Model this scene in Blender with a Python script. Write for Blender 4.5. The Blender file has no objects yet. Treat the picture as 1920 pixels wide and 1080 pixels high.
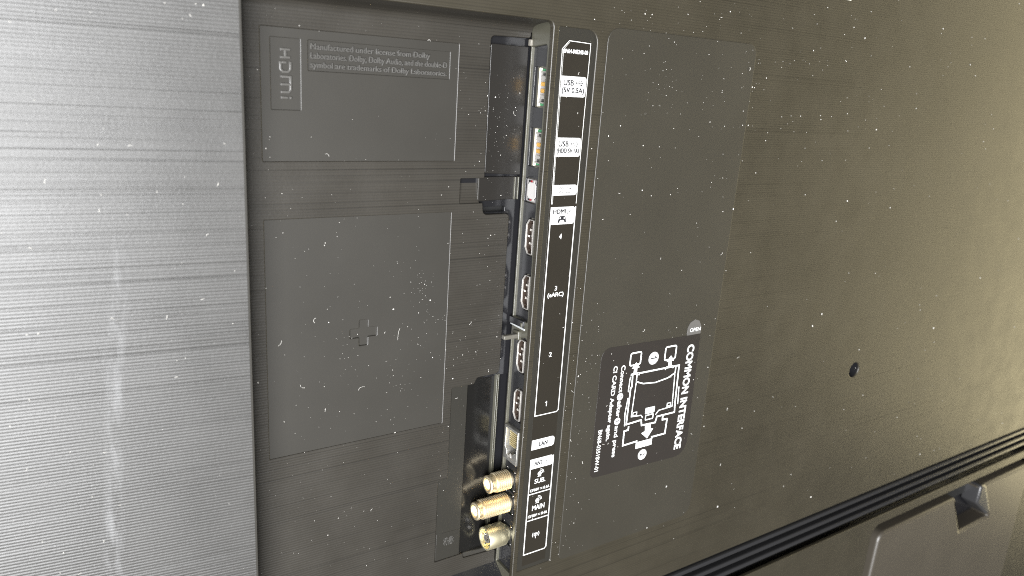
import bpy, math, random
from mathutils import Vector, Matrix
from mathutils.geometry import tessellate_polygon
R = math.radians
K = 10.0             # the scene is built ten times life size so that the smallest print keeps its precision
S = 0.00082 * K      # scene units per drawing unit (x right, d into the set, z up)
scene = bpy.context.scene
C = scene.collection

# ------------------------------------------------------------------ camera
cx, cy, W, H = 960.0, 540.0, 1920.0, 1080.0
CAM_D = 300.0
f_px = 1400.80334
Xc = Vector((0.83869426, -0.09382653, 0.53645924))
Yc = Vector((-0.06570278, 0.9604201, 0.27069611))
Nc = Vector((-0.54062471, -0.26227814, 0.79933416))
cam_data = bpy.data.cameras.new('camera')
cam = bpy.data.objects.new('camera', cam_data); C.objects.link(cam)
cam_data.sensor_width = 36.0
cam_data.lens = f_px / W * 36.0
cam_data.clip_start = 0.1; cam_data.clip_end = 1000
M = Matrix.Identity(4)
for i, (sx, ax) in enumerate(((1, 0), (-1, 1), (-1, 2))):
    M[0][i] = sx * Xc[ax]; M[1][i] = sx * Nc[ax]; M[2][i] = -sx * Yc[ax]
M[1][3] = -CAM_D * S
cam.matrix_world = M
cam_data.dof.use_dof = True
cam_data.dof.focus_distance = 0.325 * K
cam_data.dof.aperture_fstop = 13.0 / K
scene.camera = cam

# ------------------------------------------------------------------ world and lamps (indoors, a window at the left and warm bounced light from the right)
world = bpy.data.worlds.new('World'); scene.world = world; world.use_nodes = True
bg = world.node_tree.nodes['Background']
bg.inputs['Color'].default_value = (0.84, 0.80, 0.68, 1); bg.inputs['Strength'].default_value = 0.20
def lamp(name, loc, target, sx, sy, watts, col):
    l = bpy.data.lights.new(name, 'AREA'); l.shape = 'RECTANGLE'; l.size = sx * K; l.size_y = sy * K; loc = tuple(v * K for v in loc); target = tuple(v * K for v in target)
    l.energy = watts * K * K; l.color = col
    o = bpy.data.objects.new(name, l); C.objects.link(o); o.location = loc
    o.rotation_euler = (Vector(target) - Vector(loc)).to_track_quat('-Z', 'Y').to_euler()
    return o
lamp('window_light', (-0.74, -1.40, -0.16), (0.05, 0, -0.09), 1.05, 1.5, 160, (0.975, 0.985, 1.0))
lamp('warm_bounce_light', (2.6, -0.36, -0.15), (0.6, 0, -0.10), 0.8, 2.0, 26, (1.0, 0.86, 0.50))  # large area lamp standing in for warm light off a sunlit wall
scene.view_settings.view_transform = 'Standard'; scene.view_settings.look = 'None'
scene.view_settings.exposure = 0; scene.view_settings.gamma = 1
scene.render.resolution_x = 1024; scene.render.resolution_y = 576
scene.cycles.filter_width = 1.05
scene.cycles.use_denoising = False

# ------------------------------------------------------------------ materials
def mat(name, col, rough, metal=0.0, spec=0.5):
    m = bpy.data.materials.new(name); m.use_nodes = True
    b = m.node_tree.nodes['Principled BSDF']
    b.inputs['Base Color'].default_value = (*col, 1); b.inputs['Roughness'].default_value = rough
    b.inputs['Metallic'].default_value = metal; b.inputs['Specular IOR Level'].default_value = spec
    return m
class NT:
    def __init__(s, m): s.t = m.node_tree; s.b = s.t.nodes['Principled BSDF']
    def n(s, typ, **k):
        o = s.t.nodes.new(typ)
        for a, v in k.items(): setattr(o, a, v)
        return o
    def l(s, a, b): s.t.links.new(a, b)
    def math(s, op, a, b=None, clamp=False):
        o = s.n('ShaderNodeMath', operation=op, use_clamp=clamp)
        for i, v in enumerate((a, b)):
            if v is None: continue
            if isinstance(v, (int, float)): o.inputs[i].default_value = v
            else: s.l(v, o.inputs[i])
        return o.outputs[0]
    def coords(s):
        g = s.n('ShaderNodeNewGeometry'); x = s.n('ShaderNodeSeparateXYZ'); s.l(g.outputs['Position'], x.inputs[0])
        k = 1 / S
        return s.math('MULTIPLY', x.outputs[0], k), s.math('MULTIPLY', x.outputs[1], k), s.math('MULTIPLY', x.outputs[2], k)
    def noise(s, scale, detail=2, vec=None, rough=.5):
        o = s.n('ShaderNodeTexNoise'); o.inputs['Scale'].default_value = scale
        o.inputs['Detail'].default_value = detail; o.inputs['Roughness'].default_value = rough
        if vec is None:
            g = s.n('ShaderNodeNewGeometry'); q = s.n('ShaderNodeVectorMath', operation='SCALE'); q.inputs['Scale'].default_value = 1 / K
            s.l(g.outputs['Position'], q.inputs[0]); vec = q.outputs[0]
        s.l(vec, o.inputs['Vector'])
        return o.outputs['Fac']
    def ramp(s, v, a, b, to0=0.0, to1=1.0):
        o = s.n('ShaderNodeMapRange'); o.inputs[1].default_value = a; o.inputs[2].default_value = b
        o.inputs[3].default_value = to0; o.inputs[4].default_value = to1; s.l(v, o.inputs[0]); return o.outputs[0]
    def comb(s, x, y, z):
        o = s.n('ShaderNodeCombineXYZ')
        for i, v in enumerate((x, y, z)):
            if isinstance(v, (int, float)): o.inputs[i].default_value = v
            else: s.l(v, o.inputs[i])
        return o.outputs[0]

def shell_material(name, col, rough, groove=1.0, dark=0.0, spec=0.5, smudge=False, grain=1.0, seed=0.0):
    """moulded plastic with fine horizontal brush lines, a few deeper ones, and a leathery grain"""
    m = mat(name, col, rough, 0, spec); t = NT(m)
    x, d, z = t.coords()
    zz = t.math('ADD', z, seed)
    fine = t.noise(1.0, 1, t.comb(t.math('MULTIPLY', x, .004), 0, t.math('MULTIPLY', zz, 1.1)))
    mid = t.noise(1.0, 2, t.comb(t.math('MULTIPLY', x, .0025), 7, t.math('MULTIPLY', zz, .42)))
    sparse = t.noise(1.0, 1, t.comb(t.math('MULTIPLY', x, .002), 19, t.math('MULTIPLY', zz, .75)))
    # regular machining pitch, modulated
    pitch = t.math('SINE', t.math('MULTIPLY', zz, 4.7))
    deep = t.ramp(sparse, .64, .72)
    deep2 = t.ramp(fine, .60, .70)
    h = t.math('ADD', t.math('MULTIPLY', fine, .11), t.math('MULTIPLY', pitch, .10))
    h = t.math('SUBTRACT', h, t.math('MULTIPLY', deep, .20))
    h = t.math('SUBTRACT', h, t.math('MULTIPLY', deep2, .16))
    gn = t.n('ShaderNodeNewGeometry'); sn = t.n('ShaderNodeSeparateXYZ'); t.l(gn.outputs['Normal'], sn.inputs[0])
    broad = t.ramp(t.math('ABSOLUTE', sn.outputs[1]), .90, .985)   # moulded lines fade on rounded edges and side walls
    h = t.math('MULTIPLY', t.math('MULTIPLY', h, groove), broad)
    g = t.noise(900, 3)
    g2 = t.noise(3200, 2)
    h = t.math('ADD', h, t.math('MULTIPLY', g, .10 * grain))
    h = t.math('ADD', h, t.math('MULTIPLY', g2, .05 * grain))
    bmp = t.n('ShaderNodeBump'); bmp.inputs['Strength'].default_value = 1.0; bmp.inputs['Distance'].default_value = .00028 * K
    t.l(h, bmp.inputs['Height']); t.l(bmp.outputs[0], t.b.inputs['Normal'])
    # colour: soft cloudy wear from handling, and a darker tone in the grooves
    cl = t.noise(14, 3); cl2 = t.noise(60, 4)
    f = t.math('ADD', t.ramp(cl, .3, .7, .88, 1.10), t.ramp(cl2, .3, .7, -.05, .05))
    f = t.math('SUBTRACT', f, t.math('MULTIPLY', deep, dark))
    f = t.math('SUBTRACT', f, t.math('MULTIPLY', deep2, dark * .6))
    f = t.math('SUBTRACT', f, t.math('MULTIPLY', t.ramp(pitch, -1, -.3, 1, 0), dark * .8))
    mix = t.n('ShaderNodeVectorMath', operation='SCALE'); mix.inputs[0].default_value = col; t.l(f, mix.inputs['Scale'])
    colout = mix.outputs[0]
    rr = t.math('ADD', t.ramp(cl2, .3, .7, -.03, .03), rough)
    if smudge:   # whitish rub mark running down the panel
        wob = t.noise(1.0, 2, t.comb(0, 3, t.math('MULTIPLY', z, .02)))
        cxx = t.math('ADD', t.ramp(wob, 0, 1, -4, 4), t.ramp(z, -60, -200, 28, 17))
        dist = t.math('ABSOLUTE', t.math('SUBTRACT', x, cxx))
        band = t.ramp(dist, 1.2, 4.2, 1.0, 0.0)
        patch = t.noise(1.0, 4, t.comb(t.math('MULTIPLY', x, .22), 1, t.math('MULTIPLY', z, .05)), .65)
        start = t.ramp(z, -60, -85)
        a = t.math('MULTIPLY', t.math('MULTIPLY', band, t.ramp(patch, .42, .68)), t.math('MULTIPLY', start, .075))
        mx = t.n('ShaderNodeMix', data_type='RGBA'); t.l(a, mx.inputs[0]); t.l(colout, mx.inputs[6]); mx.inputs[7].default_value = (.75, .76, .78, 1)
        colout = mx.outputs[2]
    t.l(colout, t.b.inputs['Base Color']); t.l(rr, t.b.inputs['Roughness'])
    return m
def satin(name, col, rough, spec=.5, grain=.5, metal=0.0):
    m = mat(name, col, rough, metal, spec); t = NT(m)
    g = t.noise(3600, 2); cl = t.noise(30, 3)
    bmp = t.n('ShaderNodeBump'); bmp.inputs['Strength'].default_value = .18 * grain; bmp.inputs['Distance'].default_value = .00008 * K
    t.l(g, bmp.inputs['Height']); t.l(bmp.outputs[0], t.b.inputs['Normal'])
    mix = t.n('ShaderNodeVectorMath', operation='SCALE'); mix.inputs[0].default_value = col; t.l(t.ramp(cl, .25, .75, .94, 1.06), mix.inputs['Scale'])
    t.l(mix.outputs[0], t.b.inputs['Base Color']); t.l(t.ramp(cl, .25, .75, rough - .015, rough + .015), t.b.inputs['Roughness'])
    return m
SHELL = (.022, .0190, .0128)
M_side = shell_material('side_panel_plastic', (.040, .039, .037), .365, 1.2, .40, smudge=True)  # same plastic as the floor; lighter base puts window brightness into the colour
M_shell = shell_material('ribbed_shell_plastic', SHELL, .40, .40, .25, grain=.4, seed=31)
M_floor = shell_material('ribbed_floor_plastic', (.020, .0178, .0142), .42, .8, .3, seed=77)
M_smooth = satin('smooth_matte_plastic', (.0205, .0190, .0160), .42)
M_dark = satin('dark_smooth_plastic', (.0125, .0115, .0090), .44)
M_gloss = satin('glossy_black_plastic', (.008, .008, .009), .16, grain=.15)
M_cover = satin('cover_plastic', (.012, .011, .0098), .30, .38, grain=.2)
M_port = satin('port_bay_plastic', (.014, .014, .015), .22, grain=.2)
M_frame = satin('bay_wall_plastic', (.050, .048, .036), .30, grain=.4)
M_strip = satin('printed_strip_plastic', (.013, .0112, .0085), .33, .4, grain=.3)
M_black = mat('black_void_plastic', (.004, .004, .004), .6)
M_white = mat('white_print', (.47, .47, .46), .65, 0, .25)
M_ink = mat('black_print', (.010, .010, .012), .7, 0, .15)
M_line = mat('grey_print_line', (.55, .55, .53), .45)
M_stick = satin('sticker_film', (.017, .0148, .0132), .27, .42, grain=.2)
M_deep = satin('deep_channel_plastic', (.006, .0058, .0055), .22, .25, grain=.15)
M_film = satin('clear_tab_film', (.075, .072, .068), .3, grain=.25)
M_metal = mat('nickel_plate', (.62, .60, .57), .28, 1.0)
M_rim = mat('bright_port_shell', (.48, .46, .43), .38, .7)
M_tongue = satin('brown_tongue', (.030, .021, .016), .4)
M_gold = mat('gold_contact', (.85, .50, .13), .3, .8)
M_pin = mat('pale_gold_pin', (.80, .70, .42), .35, .8)
M_pcb = satin('green_circuit_board', (.008, .16, .06), .4)
M_cream = mat('cream_insulator', (.68, .64, .50), .45)
M_brass = mat('gold_plated_brass', (.95, .82, .58), .42, 1.0)
M_pale = mat('pale_brass', (.95, .88, .62), .42, 1.0)
M_shutter = satin('grey_shutter', (.22, .21, .21), .42, grain=3)
M_red = mat('dark_red_plastic', (.16, .004, .008), .4)
M_dust = mat('dust_lint', (.50, .485, .45), .8)
M_mount = satin('mount_plastic', (.036, .031, .024), .38, grain=.2)

# ------------------------------------------------------------------ mesh helpers
def setprops(o, label=None, cat=None, group=None, kind=None):
    for k, v in (('label', label), ('category', cat), ('group', group), ('kind', kind)):
        if v: o[k] = v
    return o
def link(name, me, m, parent, label=None, kind=None):
    if m and not me.materials: me.materials.append(m)
    o = bpy.data.objects.new(name, me); C.objects.link(o); o.parent = parent
    return setprops(o, label, kind=kind)
def P(x, d, z): return Vector((x * S, d * S, z * S))

class MB:
    def __init__(s): s.v = []; s.f = []; s.mi = []; s.mats = []
    def midx(s, m):
        if m not in s.mats: s.mats.append(m)
        return s.mats.index(m)
    def add(s, vs, fs, m=None):
        b = len(s.v); s.v += [Vector(v) for v in vs]; s.f += [tuple(b + i for i in f) for f in fs]
        k = s.midx(m) if m else 0
        s.mi += [k] * len(fs)
    def box(s, x0, x1, d0, d1, z0, z1, m=None):
        vs = [P(x, d, z) for x in (x0, x1) for d in (d0, d1) for z in (z0, z1)]
        s.add(vs, [(0, 1, 3, 2), (4, 6, 7, 5), (0, 4, 5, 1), (2, 3, 7, 6), (0, 2, 6, 4), (1, 5, 7, 3)], m)
    def bbox(s, x0, x1, d0, d1, z0, z1, b, m=None):
        """box with chamfered edges seen from the front (x,z outline), rounded to depth"""
        s.prism(rr([(x0, z0), (x1, z0), (x1, z1), (x0, z1)], b * 2, 3), [], d0, d1 - d0, b, FRONT, m)
    def prism(s, outer, holes, top, thick, bev, fr, m=None, steps=3):
        loops = [ccw(outer, True)] + [ccw(h, False) for h in holes]
        caps = []
        for lp in loops:
            n = len(lp); rings = []
            prof = [(0.0, thick), (0.0, bev)]
            if bev > 0:
                for i in range(1, steps + 1):
                    a = i / steps * math.pi / 2
                    prof.append((bev * (1 - math.cos(a)), bev * (1 - math.sin(a))))
            base = len(s.v)
            for off, dep in prof:
                for p in inset(lp, off): s.v.append(fr(p[0], p[1], top + dep))
            for r in range(len(prof) - 1):
                for i in range(n):
                    j = (i + 1) % n
                    s.f.append((base + r * n + i, base + r * n + j, base + (r + 1) * n + j, base + (r + 1) * n + i))
                    s.mi.append(s.midx(m) if m else 0)
            caps.append(inset(lp, prof[-1][0]))
        tri = tessellate_polygon([[Vector((p[0], p[1], 0)) for p in lp] for lp in caps])
        flat = [p for lp in caps for p in lp]
        base = len(s.v)
        s.v += [fr(p[0], p[1], top) for p in flat]
        for a, b, c in tri:
            s.f.append((base + a, base + b, base + c)); s.mi.append(s.midx(m) if m else 0)
    def tube(s, pts, r, n=6, m=None, flatten=1.0):
        b = len(s.v); L = len(pts)
        for i, p in enumerate(pts):
            t = (pts[min(i + 1, L - 1)] - pts[max(i - 1, 0)])
            t = t.normalized() if t.length > 0 else Vector((1, 0, 0))
            a = t.orthogonal().normalized(); c = t.cross(a)
            rad = r(i / (L - 1)) if callable(r) else r
            for k in range(n):
                th = 2 * math.pi * k / n
                s.v.append(p + (a * math.cos(th) + c * math.sin(th)) * rad * S)
        for i in range(L - 1):
            for k in range(n):
                q = (k + 1) % n
                s.f.append((b + i * n + k, b + i * n + q, b + (i + 1) * n + q, b + (i + 1) * n + k)); s.mi.append(s.midx(m) if m else 0)
        s.f.append(tuple(b + k for k in range(n))[::-1]); s.mi.append(s.midx(m) if m else 0)
        s.f.append(tuple(b + (L - 1) * n + k for k in range(n))); s.mi.append(s.midx(m) if m else 0)
    def lathe(s, prof, d, z, n=40, m=None):
        """revolve (x, radius) about the axis running along x through (d, z)"""
        b = len(s.v)
        for x, r in prof:
            for k in range(n):
                th = 2 * math.pi * k / n
                s.v.append(P(x, d + r * math.cos(th), z + r * math.sin(th)))
        for i in range(len(prof) - 1):
            for k in range(n):
                q = (k + 1) % n
                s.f.append((b + i * n + k, b + i * n + q, b + (i + 1) * n + q, b + (i + 1) * n + k)); s.mi.append(s.midx(m) if m else 0)
    def mesh(s, name, m=None, angle=38):
        me = bpy.data.meshes.new(name); me.from_pydata(s.v, [], s.f)
        if s.mats:
            for q in s.mats: me.materials.append(q)
            for p, k in zip(me.polygons, s.mi): p.material_index = k
        elif m: me.materials.append(m)
        import bmesh
        bm = bmesh.new(); bm.from_mesh(me); bmesh.ops.recalc_face_normals(bm, faces=bm.faces); bm.to_mesh(me); bm.free()
        me.polygons.foreach_set('use_smooth', [True] * len(me.polygons))
        me.set_sharp_from_angle(angle=R(angle)); me.update()
        return me
    def build(s, name, m, parent, label=None, kind=None, angle=38):
        return link(name, s.mesh(name, m, angle), None, parent, label, kind)
def FRONT(a, b, t): return P(a, t, b)            # outline in x,z; t = depth of the face
def WALL(a, b, t): return P(t, a, b)             # outline in depth,z; t = x of the face (looks to -x)
def area(lp): return sum(lp[i][0] * lp[(i + 1) % len(lp)][1] - lp[(i + 1) % len(lp)][0] * lp[i][1] for i in range(len(lp))) / 2
def ccw(lp, want):
    lp = [tuple(p[:2]) for p in lp]
    return lp if (area(lp) > 0) == want else lp[::-1]
def inset(lp, off):
    if off == 0: return list(lp)
    out = []; n = len(lp)
    for i in range(n):
        a, b, c = Vector(lp[i - 1]), Vector(lp[i]), Vector(lp[(i + 1) % n])
        e1 = (b - a).normalized(); e2 = (c - b).normalized()
        n1 = Vector((-e1.y, e1.x)); n2 = Vector((-e2.y, e2.x))
        m = n1 + n2
        if m.length < 1e-6: m = n1
        m.normalize(); k = off / max(.35, m.dot(n1))
        out.append((b.x + m.x * k, b.y + m.y * k))
    return out
def rr(pts, r=0, seg=5):
    """round the corners of a polygon; a point may carry its own radius as third value"""
    out = []; n = len(pts)
    for i in range(n):
        b = Vector(pts[i][:2]); rad = pts[i][2] if len(pts[i]) > 2 else r
        if rad <= 0: out.append((b.x, b.y)); continue
        a = Vector(pts[i - 1][:2]); c = Vector(pts[(i + 1) % n][:2])
        u = (a - b); v = (c - b); la, lb = u.length, v.length; u.normalize(); v.normalize()
        ang = u.angle(v); t = min(rad / math.tan(ang / 2), la * .48, lb * .48); rad2 = t * math.tan(ang / 2)
        p0 = b + u * t; p1 = b + v * t; cen = b + (u + v).normalized() * (rad2 / math.sin(ang / 2))
        a0 = math.atan2(p0.y - cen.y, p0.x - cen.x); a1 = math.atan2(p1.y - cen.y, p1.x - cen.x)
        da = (a1 - a0 + math.pi) % (2 * math.pi) - math.pi
        for k in range(seg + 1):
            th = a0 + da * k / seg; out.append((cen.x + rad2 * math.cos(th), cen.y + rad2 * math.sin(th)))
    return out
def rect(x0, x1, z0, z1, r=0, seg=5): return rr([(x0, z0), (x1, z0), (x1, z1), (x0, z1)], r, seg)
def circ(x, z, r, n=24, k=1.0): return [(x + r * math.cos(2 * math.pi * i / n), z + k * r * math.sin(2 * math.pi * i / n)) for i in range(n)]
def plate(name, outer, holes, top, thick, bev, m, parent, fr=FRONT, label=None, steps=3):
    b = MB(); b.prism(outer, holes, top, thick, bev, fr, None, steps); return b.build(name, m, parent, label)
def frame(name, outer, w, top, thick, bev, m, parent, fr=FRONT, label=None):
    return plate(name, outer, [inset(ccw(outer, True), w)], top, thick, bev, m, parent, fr, label, 2)
def stroke(b, pts, w, top, thick, closed=False, m=None, fr=FRONT, bev=0):
    """a ribbon of width w along 2D points, as a thin solid"""
    pts = [Vector(p) for p in pts]; n = len(pts); L = []; Rr = []
    for i in range(n):
        a = pts[i - 1] if (i > 0 or closed) else pts[i]; c = pts[(i + 1) % n] if (i < n - 1 or closed) else pts[i]
        p = pts[i]
        e1 = (p - a); e2 = (c - p)
        e1 = e1.normalized() if e1.length > 1e-9 else e2.normalized(); e2 = e2.normalized() if e2.length > 1e-9 else e1
        n1 = Vector((-e1.y, e1.x)); n2 = Vector((-e2.y, e2.x)); mm = (n1 + n2)
        mm = mm.normalized() if mm.length > 1e-6 else n1
        k = w / 2 / max(.45, mm.dot(n1)); L.append(p + mm * k); Rr.append(p - mm * k)
    if closed:
        o, h = (L, Rr) if abs(area([tuple(q) for q in L])) > abs(area([tuple(q) for q in Rr])) else (Rr, L)
        b.prism([tuple(q) for q in o], [[tuple(q) for q in h]], top, thick, bev, fr, m, 2)
    else:
        b.prism([tuple(q) for q in L + Rr[::-1]], [], top, thick, bev, fr, m, 2)
def text_mesh(body, x0, x1, z0, z1, top, extr=.03, rot=False, bold=0.0, bev=0.0, spacing=1.0, res=4):
    """lettering fitted to the box x0..x1, z0..z1; rot = reads downwards with letter tops to the right"""
    cu = bpy.data.curves.new('lettering', 'FONT'); cu.body = body; cu.size = 1; cu.resolution_u = res
    cu.offset = bold; cu.extrude = .02; cu.space_character = spacing
    if bev: cu.bevel_depth = bev; cu.bevel_resolution = 1
    o = bpy.data.objects.new('lettering', cu); C.objects.link(o)
    dg = bpy.context.evaluated_depsgraph_get(); me = bpy.data.meshes.new_from_object(o.evaluated_get(dg))
    bpy.data.objects.remove(o); bpy.data.curves.remove(cu)
    xs = [v.co.x for v in me.vertices]; ys = [v.co.y for v in me.vertices]; zs = [v.co.z for v in me.vertices]
    ax, bx, ay, by, az, bz = min(xs), max(xs), min(ys), max(ys), min(zs), max(zs)
    for v in me.vertices:
        u = (v.co.x - ax) / (bx - ax); w = (v.co.y - ay) / (by - ay); t = (v.co.z - az) / (bz - az)
        if rot: X = x0 + w * (x1 - x0); Z = z1 - u * (z1 - z0)
        else: X = x0 + u * (x1 - x0); Z = z0 + w * (z1 - z0)
        v.co = P(X, top - t * extr, Z)
    me.materials.clear(); me.update(); return me
def text(body, x0, x1, z0, z1, top, m, parent, extr=.03, rot=False, bold=0.0, bev=0.0, name='lettering', spacing=1.0):
    return link(name, text_mesh(body, x0, x1, z0, z1, top, extr, rot, bold, bev, spacing), m, parent)

# ================================================================== the television
tv = bpy.data.objects.new('television', None); C.objects.link(tv)
setprops(tv, 'dark grey television back with a recessed connection bay, printed port labels and gold aerial sockets', 'television')

# ---- outer shell -------------------------------------------------
XR = 214.8
sh = MB()
recess_edge = rr([(74, -288), (XR, -288, 4), (XR, 26.6, 3.0), (74, 26.6)], 0, 6)
outer = [(74, 300), (1400, 300), (1400, -900), (74, -900)] + [tuple(p) for p in recess_edge]
trough = rect(218.0, 246.6, -274, 25.0, 5)
trough = rr([(218.2, -274), (241.5, -274, 1), (241.5, 24.5, 6), (218.2, 24.5, .5)], 0)
mount_gap = rr([(603, -600), (905, -600), (905, -361), (603, -361, 10)], 0)
vent = rect(80, 1300, -351.5, -319.8, .5, 2)
vent = rr([(300, -351.5), (1380, -351.5), (1380, -319.8), (300, -319.8)], 1)
screw_hole = circ(522, -198.5, 6.0, 28)
access = rr([(247.8, -276, 4), (357.6, -276, 8), (357.6, 27, 6), (247.8, 27, 7)], 0)
sh.prism(outer, [trough, mount_gap, vent, screw_hole], 0, 2.6, .65, FRONT, None, 4)
sh.build('rear_cover', M_shell, tv)
plate('label_trough', inset(ccw(trough, True), -1), [], .5, 2, 0, M_dark, tv, label='shallow smooth trough behind the port labels')
plate('raised_panel', access, [], -.32, 1.2, .32, satin('panel_plastic', (.021, .0190, .0145), .40), tv, label='large flat raised rectangle with rounded corners right of the port labels')
# faint guide ridge right of the strip
# side of the shell, tilting away to the left
sp = MB(); sp.prism(rr([(-260, -620), (0, -620), (0, 300), (-260, 300)]), [], 0, 5, .2, FRONT)
ca, sa = math.cos(R(6)), math.sin(R(6))
sp.v = [Vector((v.x * ca + v.y * sa + 73.4 * S, -v.x * sa + v.y * ca, v.z)) for v in sp.v]
# fine nicks along the edge
rnd = random.Random(4)
sp.build('side_panel', M_side, tv, label='pale lit side panel of the shell with fine horizontal lines')
plate('recess_side_wall', rect(0, 19, -300, 40), [], 72.5, .8, 0, M_smooth, tv, WALL)

# ---- recess walls ------------------------------------------------
tw = MB()   # sloping top wall with a soft foot
prof = [(1.5, 26.65), (8, 26.0), (14, 25.2), (16.3, 24.4), (17.4, 23.2), (17.95, 21.6)]
vs = []
for x in (70, 214.9):
    vs += [P(x, d, z) for d, z in prof] + [P(x, d, z) for d, z in ((17.95, 30), (1.5, 30))]
n = len(prof) + 2
tw.add(vs, [(i, (i + 1) % n, n + (i + 1) % n, n + i) for i in range(n)] + [tuple(range(n))[::-1], tuple(range(n, 2 * n))])
tw.build('recess_top_wall', M_floor, tv)
bw = MB()
bprof = [(1.5, -288), (17, -277.5), (18.6, -276.3), (19.5, -275.5)]
vs = []
for x in (70, 214.9):
    vs += [P(x, d, z) for d, z in bprof] + [P(x, 19.5, -296), P(x, 1.5, -296)]
n = len(bprof) + 2
bw.add(vs, [(i, (i + 1) % n, n + (i + 1) % n, n + i) for i in range(n)] + [tuple(range(n))[::-1], tuple(range(n, 2 * n))])
bw.build('recess_bottom_wall', M_port, tv)

# ---- recess floor, with the notches for the cable channel --------
F = 18.0
floor_o = rr([(72, 24), (214.6, 24), (214.6, 18.9, 1.4), (192.0, 18.5, 2.2), (192.6, -48.9), (179.1, -48.9, .6), (179.1, -61.3, .8),
              (192.3, -61.3, .6), (193.0, -67.4, 2.6), (208.6, -67.4, 2.0), (209.0, -155.6, 2.4), (195.0, -156.0, 1.6), (193.3, -159.5, 1.2), (179.8, -159.5, .8),
              (179.8, -213, .3), (174.0, -213, .8), (174.0, -264.2, .5), (192.2, -264.2, .6), (192.2, -267.5, 1.5), (214.0, -268.5, 1), (214.6, -280), (72, -280)], 0, 5)
rect_hole = rect(84.7, 174.9, -40.4, 13.3, .5, 3)
panel_hole = rect(84.6, 174.6, -178.4, -65.3, .5, 3)
fl = MB(); fl.prism(floor_o, [rect_hole, panel_hole], F, 4, .40, FRONT, None, 3)
fl.build('recess_floor', M_floor, tv, label='floor of the connection bay with fine horizontal lines')
# licence panel
lic_hd = rect(88.8, 101.0, -19.1, 9.4, .3, 2); lic_do = rect(104.3, 170.7, -2.8, 9.4, .3, 2)
lp = plate('licence_panel', inset(rect_hole, -1), [lic_hd, lic_do], F + .55, 1.5, .30, M_smooth, tv, label='sunken rectangle with moulded licence text')
plate('logo_box', inset(ccw(lic_hd, True), -.6), [], F + 1.05, .6, 0, M_smooth, lp)
plate('text_box', inset(ccw(lic_do, True), -.6), [], F + 1.05, .6, 0, M_smooth, lp)
M_emb = satin('moulded_lettering', (.060, .058, .054), .25)  # paler than the panel: highlights on the raised letters put into the colour
for body, a, b_, z0, z1 in (('Manufactured under license from Dolby', 105.3, 160.6, 4.9, 8.3), ('Laboratories. Dolby, Dolby Audio, and the double-D', 105.3, 169.4, 1.2, 4.7), ('symbol are trademarks of Dolby Laboratories.', 105.3, 169.4, -2.3, 1.0)):
    text(body, a, b_, z0, z1, F + 1.06, M_emb, lp, extr=.8, bold=0.0, bev=.022)
# moulded logo read downwards: each letter as a stroke
lg = MB(); zt = 5.4; xa, xb = 92.8, 96.9; tt = F + 1.06
def lgs(pts, w=.95): stroke(lg, pts, w, tt - .75, .8, False, None, FRONT, .22)
def q(u, w): return (xa + w * (xb - xa), zt - u)          # u runs down the panel, w = letter height
lgs([q(0.5, 0), q(0.5, 1)]); lgs([q(3.6, 0), q(3.6, 1)]); lgs([q(.5, .5), q(3.6, .5)])
lgs([q(5.2, 1), q(8.2, 1), q(9.3, .75), q(9.3, .25), q(8.2, 0), q(5.2, 0)]); lgs([q(5.6, .12), q(5.6, .62)])
lgs([q(11.2, 0), q(11.2, 1), q(16.4, 1), q(17.4, .8), q(17.4, 0)]); lgs([q(14.3, 1), q(14.3, 0)])
lgs([q(19.6, 0), q(19.6, .72)]); lgs([q(19.6, .88), q(19.6, 1.1)])
lg.build('moulded_logo', M_emb, lp)
# lower blank panel with moulded cross
plus = rr([(128.0, -128.4), (132.2, -128.4), (132.2, -124.2), (136.9, -124.2), (136.9, -119.6), (132.2, -119.6), (132.2, -115.5), (128.0, -115.5), (128.0, -119.6), (123.4, -119.6), (123.4, -124.2), (128.0, -124.2)], .5, 3)
bp = plate('blank_panel', inset(panel_hole, -1), [plus], F + .42, 1.4, .38, M_smooth, tv, label='large sunken blank panel with a moulded cross')
plate('moulded_cross', inset(ccw(plus, True), -.5), [], F + 1.25, .5, 0, M_smooth, bp)

# ---- cable channel pieces ---------------------------------------
ch = MB(); ch.prism([(172, 24), (217, 24), (217, -158), (172, -158)], [rect(194.2, 207.2, -66.6, -63.8, .6, 3)], 20.6, 2, .25, FRONT)
ch.build('channel_floor', M_gloss, tv, label='glossy black floor of the cable channel beside the sockets')
plate('slot_back', rect(190, 212, -70, -60), [], 25, .5, 0, M_black, tv)
plate('channel_cover', rr([(193.0, -46.6, .8), (214.2, -47.6, .3), (214.2, 14.9, .3), (192.7, 14.9, .8)]), [], 18.9, 2, .3, M_cover, tv, label='glossy black cover plate beside the two USB sockets')
b = MB(); b.prism(rr([(190.0, -60.8), (214.4, -60.0), (214.4, -48.5), (190.0, -48.5)], .2, 2), [], 19.4, 1.5, .3, FRONT)
b.build('lower_cover', M_cover, tv)
for k, x in enumerate((211.0, 213.0)):
    plate('upright_rib', rect(x, x + .75, -60.2, -48.6, .2, 2), [], 18.4, 2, .25, M_frame, tv)
# pocket beside the optical socket
pk = MB()
ys = [(-48.4, 20.8), (-51.5, 20.6), (-58.2, 20.0), (-61.6, 18.1)]
vs = []
for x in (178.6, 190.2): vs += [P(x, d, z) for z, d in ys]
pk.add(vs, [(i, i + 1, 5 + i, 4 + i) for i in range(3)]); pk.build('finger_pocket', M_floor, tv)
plate('pocket_step', rr([(189.8, -61.2), (190.7, -61.2), (190.7, -48.6), (189.8, -48.6)], .1, 1), [], 19.2, 2, .2, M_smooth, tv)
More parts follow.
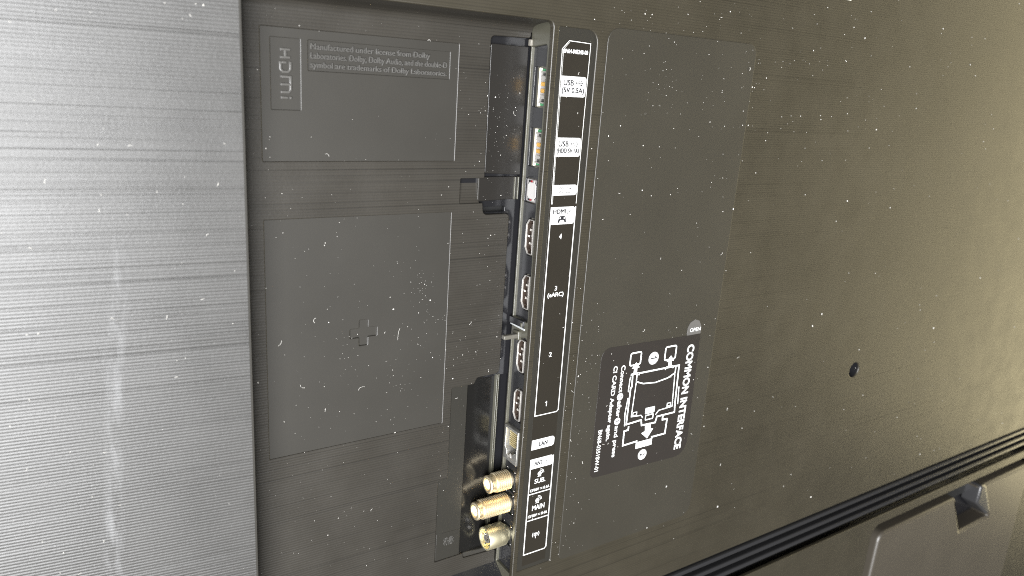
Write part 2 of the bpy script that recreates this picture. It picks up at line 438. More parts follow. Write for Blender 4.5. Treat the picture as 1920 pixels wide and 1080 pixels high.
# stepped strip at the lower left of the channel
st = rr([(179.4, -159.0), (190.0, -159.0), (190.0, -264.6), (173.6, -264.6), (173.6, -212.6), (179.4, -212.6)], .1, 1)
b = MB(); b.prism(st, [], 18.7, 5, .35, FRONT); b.build('stepped_strip', M_dark, tv)
plate('recycling_patch', rr([(174.6, -263.6), (189.3, -263.6), (189.3, -247.4), (174.6, -247.0)], .1, 1), [], 18.55, .5, .12, M_dark, tv)
text('>PC+ABS<', 179.2, 185.6, -255.6, -250.4, 18.56, M_emb, tv, extr=.22, bold=0, name='moulded_mark')
# the deep channel: curved floor sinking away from the strip
dc = MB(); pr = [(189.9, 19.4), (193, 19.6), (197, 20.1), (201, 20.7), (204.5, 21.2), (208.6, 21.6)]
vs = []
for z in (-156.5, -267.5): vs += [P(x, d, z) for x, d in pr]
k = len(pr); dc.add(vs, [(i, i + 1, k + i + 1, k + i) for i in range(k - 1)]); dc.build('deep_channel_floor', M_deep, tv)
plate('lower_channel_floor', rect(208.4, 218, -286, -157.5), [], 22.6, 1, .2, M_gloss, tv)
plate('channel_rib', rect(208.3, 209.0, -266, -157.0, .2, 2), [], 19.2, 5, .25, M_frame, tv)
plate('channel_rib', rect(209.7, 210.3, -250, -157.0, .2, 2), [], 19.6, 5, .2, M_frame, tv)
plate('channel_end_step', rr([(190.5, -276.5), (214.4, -276.5), (214.4, -266.4), (190.5, -264.4)], .5, 2), [], 18.9, 4, .8, M_smooth, tv)

# ---- wall of the bay with its two long openings ------------------
bay = MB()
op1 = rr([(3.9, -123.2, .4), (17.3, -123.2, .4), (17.3, 15.0, .3), (4.3, 16.4, 1.6)], 0, 5)
op2 = rr([(3.1, -276, .4), (17.3, -276, .4), (17.3, -134.2, .6), (13.5, -134.2, .4), (3.1, -131.4, 1.6)], 0, 5)
bay.prism([(1.2, 27.5), (18.35, 25.2), (18.35, -278), (1.2, -290)], [op1, op2], 215.0, 2.0, .38, WALL, None, 3)
bay.build('bay_wall', M_frame, tv, label='side wall of the bay framing the row of sockets')
# rounded lip in front (ridge doubled line)
# ridge of the partition
plate('latch_block', rr([(6.2, -126.6), (19.4, -127.3), (19.4, -123.6), (6.2, -122.9)], .4, 2), [], 213.9, 2, .35, M_port, tv, WALL)
plate('latch_tooth', rect(6.6, 8.0, -126.4, -124.0, .2, 2), [], 213.4, 1, .2, M_frame, tv, WALL)
pegb = MB()
pegb.prism(rect(9.6, 12.2, -133.4, -131.0, .5, 3), [], 205.2, 11, .4, WALL); 
pegb.build('retaining_peg', satin('peg_plastic', (.07, .066, .055), .28), tv, label='small square peg reaching out over the channel')
plate('peg_root', rr([(8.8, -134.6), (14.6, -134.8), (15.6, -130.0), (9.6, -129.4)], .8, 3), [], 213.6, 2, .6, M_frame, tv, WALL)
jag = MB(); rj = random.Random(9)
top = [(5.5 + i * .9, -126.9 - .12 * i * .0 + rj.uniform(-.35, .35)) for i in range(16)]
jag.prism(top + [(19, -128.2), (5.5, -128.0)], [], 214.55, .8, .15, WALL)
jag.build('rough_edge', satin('scuffed_plastic', (.30, .31, .31), .4, grain=3), tv, label='scuffed torn edge below the latch')
cl = MB(); cl.box(214.8, 215.2, 7, 19, -127.0, -122.9); 

# port carrier plate behind the openings
hd_z = (-78.3, -107.9, -143.7, -172.4)
def hd_outline(g=0.0):
    w0, w1 = 6.5 - g, 13.1 + g
    return rr([(w0, -9.1 - g), (w0, 9.1 + g), (10.8, 9.1 + g), (w1, 6.0 + g * .4), (w1, -6.0 - g * .4), (10.8, -9.1 - g)], .5, 2)
def shifted(lp, dz): return [(a, z + dz) for a, z in lp]
usb_z = (-3.7, -32.9)
lan_hole = rect(3.4, 17.0, -207.4, -186.2, .3, 2)
opt_hole = rect(7.2, 17.0, -61.0, -48.5, .6, 3)
holes = [shifted(hd_outline(.85), z) for z in hd_z] + [rect(6.2, 15.8, z - 9.6, z + 9.6, .3, 2) for z in usb_z] + [opt_hole, lan_hole]
coax = [(-219.7, 12.8), (-234.5, 12.6), (-254.4, 12.6)]
holes += [rect(6.6, 17.4, z - 6.6, z + 6.6, .8, 3) for z, d in coax]
cp = MB(); cp.prism([(3, 20), (19.3, 20), (19.3, -284), (3, -288)], holes, 216.7, 1.6, .30, WALL, None, 3)
cp.build('port_carrier', M_port, tv, label='glossy black plate holding the sockets')
plate('carrier_back', rect(2, 22, -290, 22), [], 228, 1, 0, M_black, tv, WALL)
plate('end_hook', rr([(16.9, 15.3), (19.3, 15.3), (19.3, 18.6), (16.9, 18.4)], .5, 3), [], 213.9, 3, .4, M_cream if False else satin('hook_plastic', (.13, .12, .10), .3), tv, WALL)

# ---- HDMI sockets ------------------------------------------------
def dup_part(src, dz, label=None):
    c = src.copy(); C.objects.link(c); c.parent = tv; c.location.z += dz * S
    if label: c['label'] = label
    for chd in src.children:
        g = chd.copy(); C.objects.link(g); g.parent = c
    return c
hm = MB(); ho = ccw(hd_outline(0), True)
hm.prism(ho, [inset(ho, .38)], 216.1, 1.0, .15, WALL, None, 2)
hdmi = hm.build('hdmi_socket', M_rim, tv)
tb = MB(); tb.prism(inset(ho, .12), [inset(ho, .5)], 217.0, 8, 0, WALL); tb.build('housing', M_tongue, hdmi)
tb = MB(); tb.box(218.0, 226, 8.8, 10.5, -6.6, 6.6); tb.build('tongue', M_tongue, hdmi)
bk = MB(); bk.prism(inset(ho, .3), [], 225, .5, 0, WALL); bk.build('socket_back', M_black, hdmi)
for zc in (-3.6, 3.4):
    sm = MB(); sm.prism(rr([(7.8, -1.0), (8.9, -.4), (11.2, -.7), (11.2, .7), (8.9, .5), (7.8, 1.0)], .2, 2), [], 217.4, 1.0, .25, WALL)
    sm.v = [v + Vector((0, 0, zc * S)) for v in sm.v]; sm.build('spring_tab', M_rim, hdmi)
for i in range(9):
    gm = MB(); zc = -6 + i * 1.5; gm.box(217.6, 223, 8.5, 8.85, zc - .3, zc + .3); gm.build('contact', M_gold if i % 2 else M_metal, hdmi)
for zc in (-7.4, 7.4, 0):
    gm = MB(); gm.box(217.4, 222, 11.0, 12.5 if zc == 0 else 11.6, zc - .45, zc + .45); gm.build('shield_finger', M_tongue if zc else M_metal, hdmi)
hdmi.location.z = hd_z[0] * S
for z in hd_z[1:]: dup_part(hdmi, z - hd_z[0])

# ---- USB sockets -------------------------------------------------
um = MB(); uo = rect(6.0, 12.7, -8.8, 8.8, .3, 2)
um.prism(uo, [], 218.6, 1.0, .1, WALL); usb = um.build('usb_socket', M_pcb, tv)
e = MB(); e.prism(rect(12.0, 12.8, -9.2, 9.2, .3, 2), [], 217.2, 1.6, .2, WALL); e.build('board_edge', M_cream, usb)
e = MB(); so = ccw(rect(5.0, 11.3, -7.6, 7.6, .4, 2), True); e.prism(so, [inset(so, .6)], 216.8, 2.2, .15, WALL); e.build('metal_shell', M_rim, usb)
e = MB(); e.prism(rect(5.3, 10.8, -7.2, 7.2, .2, 2), [], 218.3, .2, 0, WALL); e.build('socket_back', M_black, usb)
e = MB(); e.prism(rect(5.3, 10.4, -5.3, 5.3, .2, 2), [], 217.5, .8, .1, WALL); e.build('tongue', M_shutter, usb)
for i, zc in enumerate((4.5, 1.6, -1.6, -4.5)):
    e = MB(); e.prism(rect(6.6, 10.2, zc - 1.05, zc + 1.05, .7, 3), [], 216.9, .7, .35, WALL)
    e.build('contact', M_gold if i in (1, 2) else M_rim, usb)
usb.location.z = usb_z[0] * S
dup_part(usb, usb_z[1] - usb_z[0])

# ---- optical socket ----------------------------------------------
oc = -54.8
b = MB(); oo = ccw(rect(7.4, 16.7, oc - 5.7, oc + 5.7, .4, 2), True)
b.prism(oo, [], 217.4, 1.5, .2, WALL); opt = b.build('optical_socket', M_shutter, tv, 'square optical socket closed by a grey shutter')
oct_ = rr([(8.0, oc - 3.0), (8.0, oc + 3.0), (9.6, oc + 4.3), (13.9, oc + 4.3), (15.6, oc + 2.9), (15.6, oc - 2.9), (13.9, oc - 4.3), (9.6, oc - 4.3)], .3, 2)
plate('shutter', oct_, [], 217.0, .6, .3, satin('pale_shutter', (.36, .35, .34), .4, grain=4), opt, WALL)
frame('shutter_gap', inset(ccw(oct_, True), -.35), .35, 217.35, .3, 0, M_black, opt, WALL)
for s in (-1, 1):
    for dd, mm in ((12.4, M_red), (10.4, M_rim), (13.9, M_black)):
        plate('shutter_pin', rect(dd - .7, dd + .7, oc + s * 4.7 - .55, oc + s * 4.7 + .55, .3, 2), [], 217.0, .6, .15, mm, opt, WALL)

# ---- LAN socket --------------------------------------------------
b = MB(); lo = ccw(rect(3.6, 16.8, -207.0, -186.6, .3, 2), True)
li = rr([(4.6, -199.6), (4.6, -188.0), (15.6, -188.0), (15.6, -199.6), (13.6, -201.5), (13.6, -203.2), (11.8, -205.2), (7.8, -205.2), (7.8, -201.5)], .15, 1)
b.prism(lo, [li], 214.3, 9, .25, WALL); lan = b.build('lan_socket', satin('nickel_shield', (.5, .49, .46), .36, metal=.9), tv, 'tall metal network socket with gold contacts')
plate('socket_back', inset(ccw(lo, True), .4), [], 221, .5, 0, satin('dark_blue_insert', (.03, .036, .055), .35), lan, WALL)
for i in range(8):
    z = -189.3 - i * 1.2
    e = MB(); e.box(215.6, 221, 7.6, 13.4, z - .30, z + .24); e.build('contact', M_pin, lan)
plate('latch_notch', rr([(9.0, -204.9), (13.0, -204.6), (10.6, -202.2)], .2, 1), [], 214.6, .8, .2, M_rim, lan, WALL)

# ---- aerial connectors -------------------------------------------
def threaded(x0, x1, r, pitch):
    prof = [(x1 + 4, r * .8), (x1, r * .8), (x1, r)]
    x = x1
    while x - pitch > x0 + 3.2:
        prof += [(x - pitch * .15, r), (x - pitch * .5, r * .87), (x - pitch * .62, r * .87), (x - pitch, r)]
        x -= pitch
    prof += [(x - .25, r * .87), (x0 + 1.7, r * .86), (x0 + 1.3, r * .92), (x0 + .5, r * .90), (x0, r * .76), (x0 + .1, r * .62), (x0 + .9, r * .60), (x0 + 1.0, r * .22), (x0 + 2.5, r * .15), (x0 + 2.5, .01)]
    return prof
def pcb_bits(par, z, d):
    e = MB(); e.prism(rect(d - 6.2, d + 4.9, z - 6.6, z + 6.6, .3, 2), [], 219.0, .6, .1, WALL); e.build('board', M_pcb, par)
    e = MB(); e.prism(rect(d - 5.6, d + 4.6, z - 5.4, z + 5.2, .9, 3), [], 216.9, 2, .5, WALL); e.build('nut', M_black, par)
    for dd, zz in ((-4.2, 5.6), (3.4, 5.7), (-4.5, -5.8), (2.8, -5.9)):
        e = MB(); e.prism(circ(d + dd, z + zz, .75, 8), [], 217.2, 2, .35, WALL); e.build('solder_post', M_metal, par)
ins = mat('cream_dielectric', (.78, .66, .42), .4)
for z, d, x0, lab in ((-219.7, 12.8, 202.0, 'upper shorter threaded gold connector'), (-234.5, 12.6, 194.6, 'long threaded gold connector in the middle')):
    b = MB(); b.lathe(threaded(x0, 215.6, 5.65, 1.3), d, z, 40)
    cn = b.build('threaded_connector', M_brass, tv, lab, angle=50)
    e = MB(); e.lathe([(x0 + 1.2, 3.0), (x0 + .55, 2.9), (x0 + .5, 1.1), (x0 + 1.0, .6), (x0 + 1.3, .01)], d, z, 24); e.build('insulator', ins, cn)
    pcb_bits(cn, z, d)
z, d, x0 = -254.4, 12.4, 202.6
b = MB(); r = 6.8
b.lathe([(219, r * .7), (214.8, r * .74), (214.6, r * .97), (214.2, r), (x0 + .5, r), (x0, r * .97), (x0 - .1, r * .9), (x0, r * .83), (x0 + 4.5, r * .80), (x0 + 5, .01)], d, z, 48)
cn = b.build('push_on_connector', M_pale, tv, 'wide smooth pale connector at the bottom', angle=50)
e = MB(); e.lathe([(x0 + 5, r * .45), (x0 + 1.2, r * .45), (x0 + .9, r * .36), (x0 + 1.2, r * .26), (x0 + 4.5, r * .24), (x0 + 4.6, .01)], d, z, 28); e.build('centre_socket', M_metal, cn)
for k in range(5):
    a = k * 2 * math.pi / 5
    e = MB(); e.tube([P(x0 + .8, d + r * .66 * math.cos(a), z + r * .66 * math.sin(a)), P(x0 + 4.6, d + r * .6 * math.cos(a), z + r * .6 * math.sin(a))], .42, 6); e.build('spring_finger', M_metal, cn)
pcb_bits(cn, z, d)

# ---- printed label strip -----------------------------------------
so = rr([(221.6, -271.6), (238.2, -271.6), (238.2, 19.0, .8), (224.6, 19.0), (220.6, 14.6)], .1, 1)
strip = plate('label_strip', so, [], .45, .3, .08, M_strip, tv, label='narrow dark printed strip naming each socket')
T = .44
def line(pts, w, closed=False, m=M_line, name='printed_line'):
    b = MB(); stroke(b, pts, w, T - .02, .02, closed); b.build(name, m, strip)
line([(222.0, -60), (221.0, 14.6), (224.8, 18.6), (237.9, 18.2), (237.6, -60)], .30)
line([(222.6, -60), (221.8, 14.4), (225.0, 17.9)], .16)
line([(222.1, -61.5), (222.3, -176.6), (237.0, -176.6), (238.0, -175.6), (237.6, -61.5)], .55, False, M_white)
def lab(z0, z1, r=1.4, name='white_label'):
    b = MB(); b.prism(rr([(221.8, z0), (237.2, z0, r), (237.2, z1, r), (221.8, z1)], 0), [], T - .03, .03, 0, FRONT); return b.build(name, M_white, strip)
lab(-7.2, 2.4); lab(-36.2, -26.9); lab(-55.6, -50.3); lab(-70.5, -61.5); lab(-197.2, -191.2, 1.8); lab(-209.2, -203.0)
TT = T - .035
def thick(me, dx, dz):
    """heavier print: the same letters laid down again a hair to the side"""
    v = [x.co.copy() for x in me.vertices]; f = [tuple(p.vertices) for p in me.polygons]; V = []; Fc = []
    for k, (a, b_) in enumerate(((0, 0), (dx, 0), (0, dz), (dx, dz))):
        n0 = len(V); V += [q_ + P(a, -.003 * k, b_) for q_ in v]; Fc += [tuple(n0 + i for i in p) for p in f]
    o_ = bpy.data.meshes.new(me.name); o_.from_pydata(V, [], Fc); return o_
def tx(body, x0, x1, z0, z1, m=M_ink, bold=None):
    w_ = .21 if m is M_ink else .12
    link('lettering', thick(text_mesh(body, x0, x1 - w_, z0, z1 - w_, TT, .02), w_, w_ * .7), m, strip)
tx('BN64-04824B-00', 221.9, 236.6, 12.9, 14.9, M_white, .02)
for z0 in (0, -29.3):
    tx('USB', 223.3, 229.6, z0 - 2.0, z0 + .8)
    b = MB(); zc = z0 - .6
    stroke(b, [(231.2, zc), (235.2, zc)], .28, TT - .02, .02); stroke(b, [(232.2, zc), (233.1, zc + 1.0), (234.2, zc + 1.0)], .24, TT - .02, .02); stroke(b, [(232.7, zc), (233.6, zc - 1.0), (234.4, zc - 1.0)], .24, TT - .02, .02)
    b.prism(circ(231.2, zc, .42, 10), [], TT - .025, .02, 0, FRONT); b.prism([(234.9, zc + .45), (235.7, zc), (234.9, zc - .45)], [], TT - .025, .02, 0, FRONT)
    b.prism(circ(234.4, zc + 1.0, .32, 8), [], TT - .025, .02, 0, FRONT); b.prism(rect(234.1, 234.8, zc - 1.35, zc - .7), [], TT - .025, .02, 0, FRONT)
    b.build('usb_trident', M_ink, strip)
tx('(5V 0.5A)', 222.6, 236.3, -6.1, -2.8); tx('(HDD 5V 1A)', 222.6, 236.4, -35.3, -32.0)
# optical output symbols
b = MB(); stroke(b, circ(227.4, -52.9, 1.55, 20), .25, TT - .02, .02, True); stroke(b, circ(227.4, -52.9, .8, 16, 1.15), .25, TT - .02, .02, True)
def arrow_box(b, x, z, s, out=True):
    stroke(b, [(x + s * .2, z + s), (x - s, z + s), (x - s, z - s), (x + s, z - s), (x + s, z)], .26, TT - .02, .02)
    if out:
        stroke(b, [(x - s * .35, z - s * .4), (x - s * .2, z + s * .3), (x + s * .9, z + s * .55)], .26, TT - .02, .02)
        b.prism([(x + s * .7, z + s * 1.05), (x + s * 1.5, z + s * .55), (x + s * .7, z + s * .05)], [], TT - .025, .02, 0, FRONT)
    else:
        stroke(b, [(x + s * 1.2, z + s * 1.15), (x + s * .2, z), (x - s * .3, z)], .26, TT - .02, .02)
        stroke(b, [(x + s * .1, z + s * .5), (x - s * .4, z), (x + s * .1, z - s * .5)], .26, TT - .02, .02)
arrow_box(b, 231.7, -53.0, 1.25, True); b.build('optical_symbol', M_ink, strip)
tx('HDMI', 223.4, 231.4, -65.1, -62.6)
b = MB(); arrow_box(b, 233.8, -64.0, 1.25, False)
pad = rr([(226.7, -69.6, .5), (227.6, -69.8, .4), (228.3, -68.3, .4), (230.5, -68.3, .4), (231.3, -69.8, .4), (232.2, -69.6, .5), (231.5, -66.6, .8), (230.6, -66.2, .3), (228.3, -66.2, .3), (227.4, -66.6, .8)], 0, 3)
b.prism(pad, [circ(230.8, -67.3, .45, 8), rect(227.8, 228.6, -67.7, -66.9)], TT - .02, .02, 0, FRONT); b.build('game_pad_symbol', M_ink, strip)
for s, z in (('4', -76.8), ('2', -141.6)): tx(s, 228.5, 230.2, z - 1.4, z + 1.4, M_white, .02)
b = MB(); stroke(b, [(228.7, -169.7), (229.5, -169.2), (229.5, -171.9)], .55, TT - .02, .02); b.build('lettering', M_white, strip)
tx('3', 228.5, 230.0, -105.8, -103.3, M_white, .02); tx('(eARC)', 224.2, 234.6, -109.9, -106.8, M_white, .015)
tx('LAN', 226.8, 232.6, -195.6, -192.8); tx('ANT', 224.6, 230.6, -207.3, -204.7)
b = MB(); arrow_box(b, 233.0, -206.2, 1.15, False); b.build('input_symbol', M_ink, strip)
line([(222.2, -203), (222.2, -264.3), (236.8, -264.3), (238.0, -263.2), (237.6, -203.4)], .65, False, M_white)
line([(222.4, -225.2), (237.4, -225.2)], .65, False, M_white); line([(222.4, -242.3), (237.4, -242.3)], .65, False, M_white)
def dish(cx_, z):
    b = MB(); b.prism([(cx_ - 1.6, z - 1.1)] + [(cx_ - .3 + 1.9 * math.cos(R(a)), z + .4 + 1.9 * math.sin(R(a))) for a in range(215, 406, 19)], [], TT - .02, .02, 0, FRONT) if False else b.prism(circ(cx_ - .4, z - .5, 1.35, 16), [], TT - .02, .02, 0, FRONT)
    stroke(b, [(cx_ - .2 + 1.9 * math.cos(R(a)), z - .4 + 1.9 * math.sin(R(a))) for a in range(-5, 96, 20)], .35, TT - .02, .02)
    stroke(b, [(cx_ - .2 + 2.7 * math.cos(R(a)), z - .4 + 2.7 * math.sin(R(a))) for a in range(0, 91, 18)], .3, TT - .02, .02)
    b.prism([(cx_ - 1.9, z - 2.3), (cx_ + .9, z - 2.3), (cx_ - .3, z - 1.2)], [], TT - .02, .02, 0, FRONT)
    b.build('dish_symbol', M_white, strip)
dish(229.3, -212.6); dish(229.3, -229.6)
tx('SUB.', 225.8, 233.3, -219.0, -216.0, M_white, .02); tx('MAIN', 225.6, 234.2, -236.2, -232.9, M_white, .02)
for z in (-222.9, -239.6):
    tx('13/18V', 223.2, 229.4, z - .9, z + 1.0, M_white, .02); tx('0.4A', 232.4, 236.6, z - .9, z + 1.0, M_white, .02)
    b = MB(); stroke(b, [(230.0, z + .4), (231.8, z + .4)], .26, TT - .02, .02); stroke(b, [(230.0, z - .4), (231.8, z - .4)], .26, TT - .02, .02); b.build('direct_current_sign', M_white, strip)
b = MB()
for x in (227.6, 228.7, 230.8, 231.9):
    k = 1.5 if x in (227.6, 231.9) else 1.1
    s_ = -1 if x < 229.7 else 1
    stroke(b, [(x - s_ * .3, -252.6 + k), (x + s_ * .25, -252.6), (x - s_ * .3, -252.6 - k)], .38, TT - .02, .02)
stroke(b, [(229.7, -251.6), (229.7, -255.2)], .45, TT - .02, .02); b.prism(circ(229.7, -252.2, .7, 10), [], TT - .025, .02, 0, FRONT)
b.build('aerial_symbol', M_white, strip)

# ---- instruction sticker -----------------------------------------
ZS = -.42
so = rr([(264.9, -143.4, 6.5), (344.2, -144.9, .6), (345.6, -228.2, 10), (265.6, -225.6, 4)], 0, 7)
sk = plate('instruction_sticker', so, [], ZS, .12, .08, M_stick, tv, label='dark sticker with a white card module drawing and sideways text')
tab_ = rr([(331.8, -144.6), (331.9, -139.5), (333.6, -136.4), (337.4, -134.8), (341.2, -136.0), (343.3, -139.4), (343.8, -144.6)], .6, 3)
plate('open_tab', tab_, [], ZS - .03, .1, .06, M_film, sk)
ZT = ZS - .01
def st_(body, x0, x1, z0, z1, bold=.0): text(body, x0, x1, z0, z1, ZT, M_white, sk, extr=.03, rot=True, bold=bold)
text('OPEN', 334.0, 343.2, -142.6, -140.2, ZS - .04, M_white, sk, extr=.03, bold=.01)
st_('COMMON INTERFACE', 333.9, 340.0, -222.4, -151.0, .03)
st_('Connect', 281.0, 284.2, -173.2, -156.1, .02); st_('after', 281.0, 284.4, -189.2, -178.6, .02); st_('and press', 280.2, 284.2, -215.3, -194.6, .02)
st_('CI CARD Adapter again.', 274.2, 278.1, -203.2, -155.6, .02)
st_('BN68-03518W-01', 268.6, 271.6, -221.9, -194.8, .015)
def disc(x, z, r, s):
    b = MB(); b.prism(circ(x, z, r, 24), [], ZT - .03, .03, 0, FRONT); b.build('numbered_disc', M_white, sk)
    h = r * .55
    if s == '1':
        b = MB(); stroke(b, [(x + h * .5, z + h * .5), (x + h, z), (x - h, z)], r * .2, ZT - .06, .03); b.build('lettering', M_ink, sk)
    else: text(s, x - h, x + h, z - h * .55, z + h * .55, ZT - .035, M_ink, sk, extr=.02, rot=True, bold=.02)
disc(306.0, -155.3, 4.0, '1'); disc(306.5, -219.2, 3.5, '2'); disc(282.5, -175.9, 2.3, '2'); disc(282.5, -191.7, 2.3, '1')
b = MB()
def sl(pts, w=.9, closed=False): stroke(b, pts, w, ZT - .03, .03, closed)
sl(rect(287.4, 295.6, -157.3, -149.6, 1.2, 3), .85, True); sl(rect(315.3, 324.2, -158.2, -149.7, 1.2, 3), .85, True)
sl([(292.0, -163.2), (328.6, -163.4), (329.4, -188.0), (330.0, -195.2), (315.0, -195.2), (314.2, -199.0), (302.8, -198.6), (302.0, -194.8), (290.0, -195.4), (290.2, -172), (291.0, -171.0), (290.6, -163.2)], .9)
sl([(294.0, -163.2), (294.2, -168.4), (300, -170.6), (310, -171.6), (320, -170.4), (325.8, -168.0), (326.0, -163.6)], .7)
sl([(294.2, -168), (293.4, -191.0), (301.4, -191.6), (303.0, -193.6)], .55); sl([(325.8, -168), (327.2, -190.6), (316.0, -191.2), (313.6, -193.6)], .55)
sl([(289.6, -162.6), (288.8, -166), (288.6, -174)], .6); sl([(289.0, -178), (288.0, -188), (288.8, -196.2)], .6); sl([(331.0, -178), (332.0, -190)], .6)
sl(rect(294.6, 297.6, -190.6, -188.6), .4, True); sl(rect(322.6, 325.6, -189.8, -187.8), .4, True)
b.prism(rect(304.6, 312.2, -191.6, -187.6, .4, 2), [], ZT - .03, .03, 0, FRONT); sl(rect(305.4, 311.6, -195.6, -192.6, .3, 1), .6, True)
sl([(292.2, -197.0), (292.2, -199.4), (289.0, -199.6), (289.2, -209.2), (300.4, -208.8), (300.6, -213.4), (312.8, -213.4), (312.8, -208.6), (324.0, -208.6), (324.2, -198.6), (320.2, -198.4), (320.2, -195.8)], .95)
b.prism(rect(301.0, 312.4, -213.6, -209.6, .6, 2), [], ZT - .035, .03, 0, FRONT)
for cx0, cz in ((292.4, -160.0), (320.4, -160.0)):
    b.prism([(cx0 - 1.3, cz - 3), (cx0 + 1.3, cz - 3), (cx0 + 1.2, cz + .6), (cx0 + 3.0, cz + .6), (cx0, cz + 4.2), (cx0 - 3.0, cz + .6), (cx0 - 1.2, cz + .6)], [], ZT - .04, .03, 0, FRONT)
    sl([(cx0 - 3.4, cz - 4.6), (cx0 - 2.4, cz - 2.8), (cx0 + 2.4, cz - 2.8), (cx0 + 3.4, cz - 4.4)], .6)
b.prism([(305.8, -198.8), (310.4, -199.0), (310.6, -202.4), (313.0, -202.8), (308.8, -208.6), (303.6, -204.2), (306.4, -203.2)], [], ZT - .04, .03, 0, FRONT)
b.build('module_drawing', mat('sticker_print', (.74, .76, .74), .5), sk)

# ---- screw hole, vent slats, stand mount -------------------------
b = MB(); ring = []
for (rad, dd) in ((6.0, .9), (5.0, 4.5), (4.8, 8.0), (0.01, 8.0)): ring.append((rad, dd))
nn = 28; vs = []
for rad, dd in ring: vs += [P(522 + rad * math.cos(2 * math.pi * i / nn), dd, -198.5 + rad * math.sin(2 * math.pi * i / nn)) for i in range(nn)]
b.add(vs, [(r_ * nn + i, r_ * nn + (i + 1) % nn, (r_ + 1) * nn + (i + 1) % nn, (r_ + 1) * nn + i) for r_ in range(3) for i in range(nn)])
b.build('screw_hole', M_gloss, tv)
plate('vent_back', rect(290, 1390, -382, -312), [], 10, 1, 0, M_black, tv)
for zc in (-326.2, -334.6, -343.0):
    b = MB(); b.prism(rect(298, 1382, zc - 2.0, zc + 2.0), [], 1.0, 7, 1.9, FRONT, None, 5); b.build('vent_slat', M_port, tv)
mo = rr([(609, -590), (899, -590, 3), (880, -366.0, 3), (804.5, -366.0, .5), (807.5, -371.6, .3), (742.0, -371.6, .3), (742.0, -366.0, .3), (610.5, -366.5, 9)], 0, 6)
notch = rr([(744, -414), (826, -414), (800, -372), (742, -371)], .6, 2)
mo = rr([(609, -590), (912, -590), (899, -369.0, 3), (786, -369.0, .8), (826, -413.5, .6), (768, -414.5, .6), (741, -369.0, .8), (611.5, -369.5, 9)], 0, 6)
b = MB(); b.prism(mo, [], -3.0, 18, 3.4, FRONT, None, 6); b.build('stand_mount', M_mount, tv, 'raised smooth block at the lower right with a notched top')
plate('mount_well', rect(595, 930, -620, -355), [], 14, 1, 0, M_gloss, tv)
b = MB(); b.prism(rr([(788, -388), (818, -409), (824, -406), (799, -369), (788, -367)], 3, 4), [], -4.5, 16, 2.6, FRONT, None, 3)
b.build('locking_tooth', satin('tooth_plastic', (.025, .025, .026), .25), tv, 'small bright tooth standing in the notch of the mount')
b = MB(); b.prism(rr([(893, -600), (1250, -600), (1250, -372), (889, -372)], 2, 3), [], .2, 5, 1.2, FRONT, None, 3); b.build('mount_flank', M_shell, tv)
# pale corner of a paper label at the top edge
plate('paper_label', rr([(424, 58.9), (437.5, 58.9, 1.5), (439, 90), (424, 90)], 0), [], -.1, .1, .05, mat('paper', (.78, .75, .62), .6), tv, label='corner of a pale paper label at the top edge')

# ================================================================== dust
dust = MB(); rd = random.Random(12)
def surf(x, z):
    """depth of the surface a speck lies on"""
    if x < 73: return (73.4 - x) * math.tan(R(6)) - .02
    if x < 76: return None
    if x < 213.8 and z < 21.5:
        if z < -262: return None
        if 85 < x < 174.5 and -40 < z < 13: return F + .5 if not (88 < x < 171 and z > -20) else None
        if 85 < x < 174.3 and -178 < z < -65.5: return F + .40
        if 192.8 < x < 213.6 and -46 < z < 14: return 18.88
        if x > 209.5 and z < -62: return None
        if x > 179 and -62 < z < -48: return 19.38 if x > 191 else None
        if x > 192 and z > -70: return None
        if x > 179.5 and z < -159 or x > 173.5 and z < -212.5: return 18.68 if x < 189.5 else None
        return F - .02
    if x < 214.5: return None
    if z > 25 and x < 216: return None
    if 218.2 < x < 241.5 and -274 < z < 24.5: return .43 if 221 < x < 238 else None
    if 247.8 < x < 357.6 and -276 < z < 27: return -.40
    if z < -318 and z > -353: return None
    if z < -352 and x > 600: return None
    return -.02
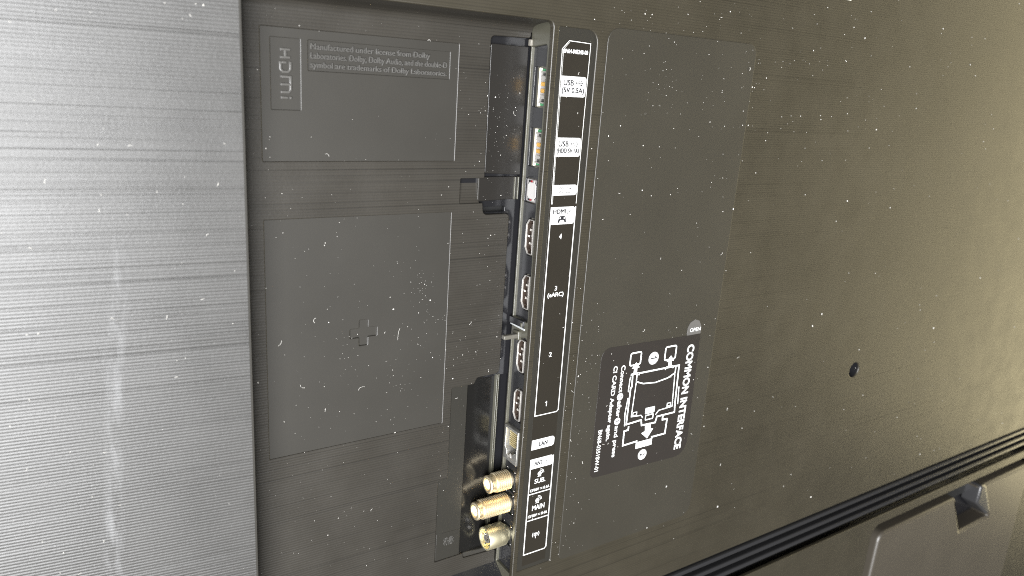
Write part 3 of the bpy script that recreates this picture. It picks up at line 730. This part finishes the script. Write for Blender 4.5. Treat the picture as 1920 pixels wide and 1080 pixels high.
def flake(x, z, s):
    d = surf(x, z)
    if d is None: return
    n = rd.randint(4, 6); a0 = rd.uniform(0, 6.28); st = rd.uniform(.45, 1.0); th = rd.uniform(0, 3.14)
    ring = []
    for k in range(n):
        a = a0 + 2 * math.pi * k / n; r = s * rd.uniform(.55, 1.0)
        u, v = r * math.cos(a), r * math.sin(a) * st
        ring.append((x + u * math.cos(th) - v * math.sin(th), z + u * math.sin(th) + v * math.cos(th)))
    vs = [P(p, d, q_) for p, q_ in ring] + [P(x, d - s * .5, z)]
    dust.add(vs, [(k, (k + 1) % n, n) for k in range(n)])
def fibre(x, z, ln, r=.1):
    d = surf(x, z)
    if d is None: return
    a = rd.uniform(0, 6.28); cur = rd.uniform(-1.2, 1.2); pts = []; px_, pz = x, z
    for k in range(7):
        pts.append(P(px_, d - .12 - .1 * math.sin(k), pz)); px_ += math.cos(a) * ln / 6; pz += math.sin(a) * ln / 6; a += cur / 3
    dust.tube(pts, r, 4)
def size(): return min(.85, .10 + rd.expovariate(1 / .11))
for _ in range(360): flake(rd.uniform(-60, 73), rd.uniform(-250, 90), size() * .6)
for _ in range(420): flake(rd.uniform(76, 214), rd.uniform(-262, 21), size() * .7)
for _ in range(80): flake(rd.uniform(190, 214), rd.uniform(-160, 16), size() * .65)
for _ in range(220): flake(rd.uniform(215, 360), rd.uniform(-280, 60), size() * .85)
for _ in range(80): flake(rd.uniform(240, 262), rd.uniform(-275, -120), size() * 1.05)
for _ in range(240): flake(rd.gauss(345, 75), rd.gauss(15, 38), size() * 1.3)
for _ in range(220): flake(rd.uniform(330, 900), rd.uniform(-315, 160), size() * 1.9)
for cx0, cz, n_ in ((195, -15, 26), (200, -37, 14), (204, -22, 14), (160, -100, 40), (150, -145, 26), (165, -118, 26), (184, -140, 20), (120, -130, 20), (290, 5, 22), (-5, -215, 26), (20, -225, 20)):
    for _ in range(n_): flake(rd.gauss(cx0, 5), rd.gauss(cz, 6), size() * .7)
for _ in range(34): fibre(rd.uniform(-30, 70), rd.uniform(-220, 60), rd.uniform(.6, 1.8), .09)
for _ in range(20): fibre(rd.uniform(78, 214), rd.uniform(-255, 18), rd.uniform(.7, 3.2), .07)
for _ in range(26): fibre(rd.uniform(218, 400), rd.uniform(-250, 40), rd.uniform(.6, 2.4), .10)
fibre(148, -128, 6, .06); fibre(131, -150, 4, .06)
o = dust.build('dust', M_dust, None, kind='stuff')
setprops(o, 'pale dust specks and lint scattered over the television back', 'dust')
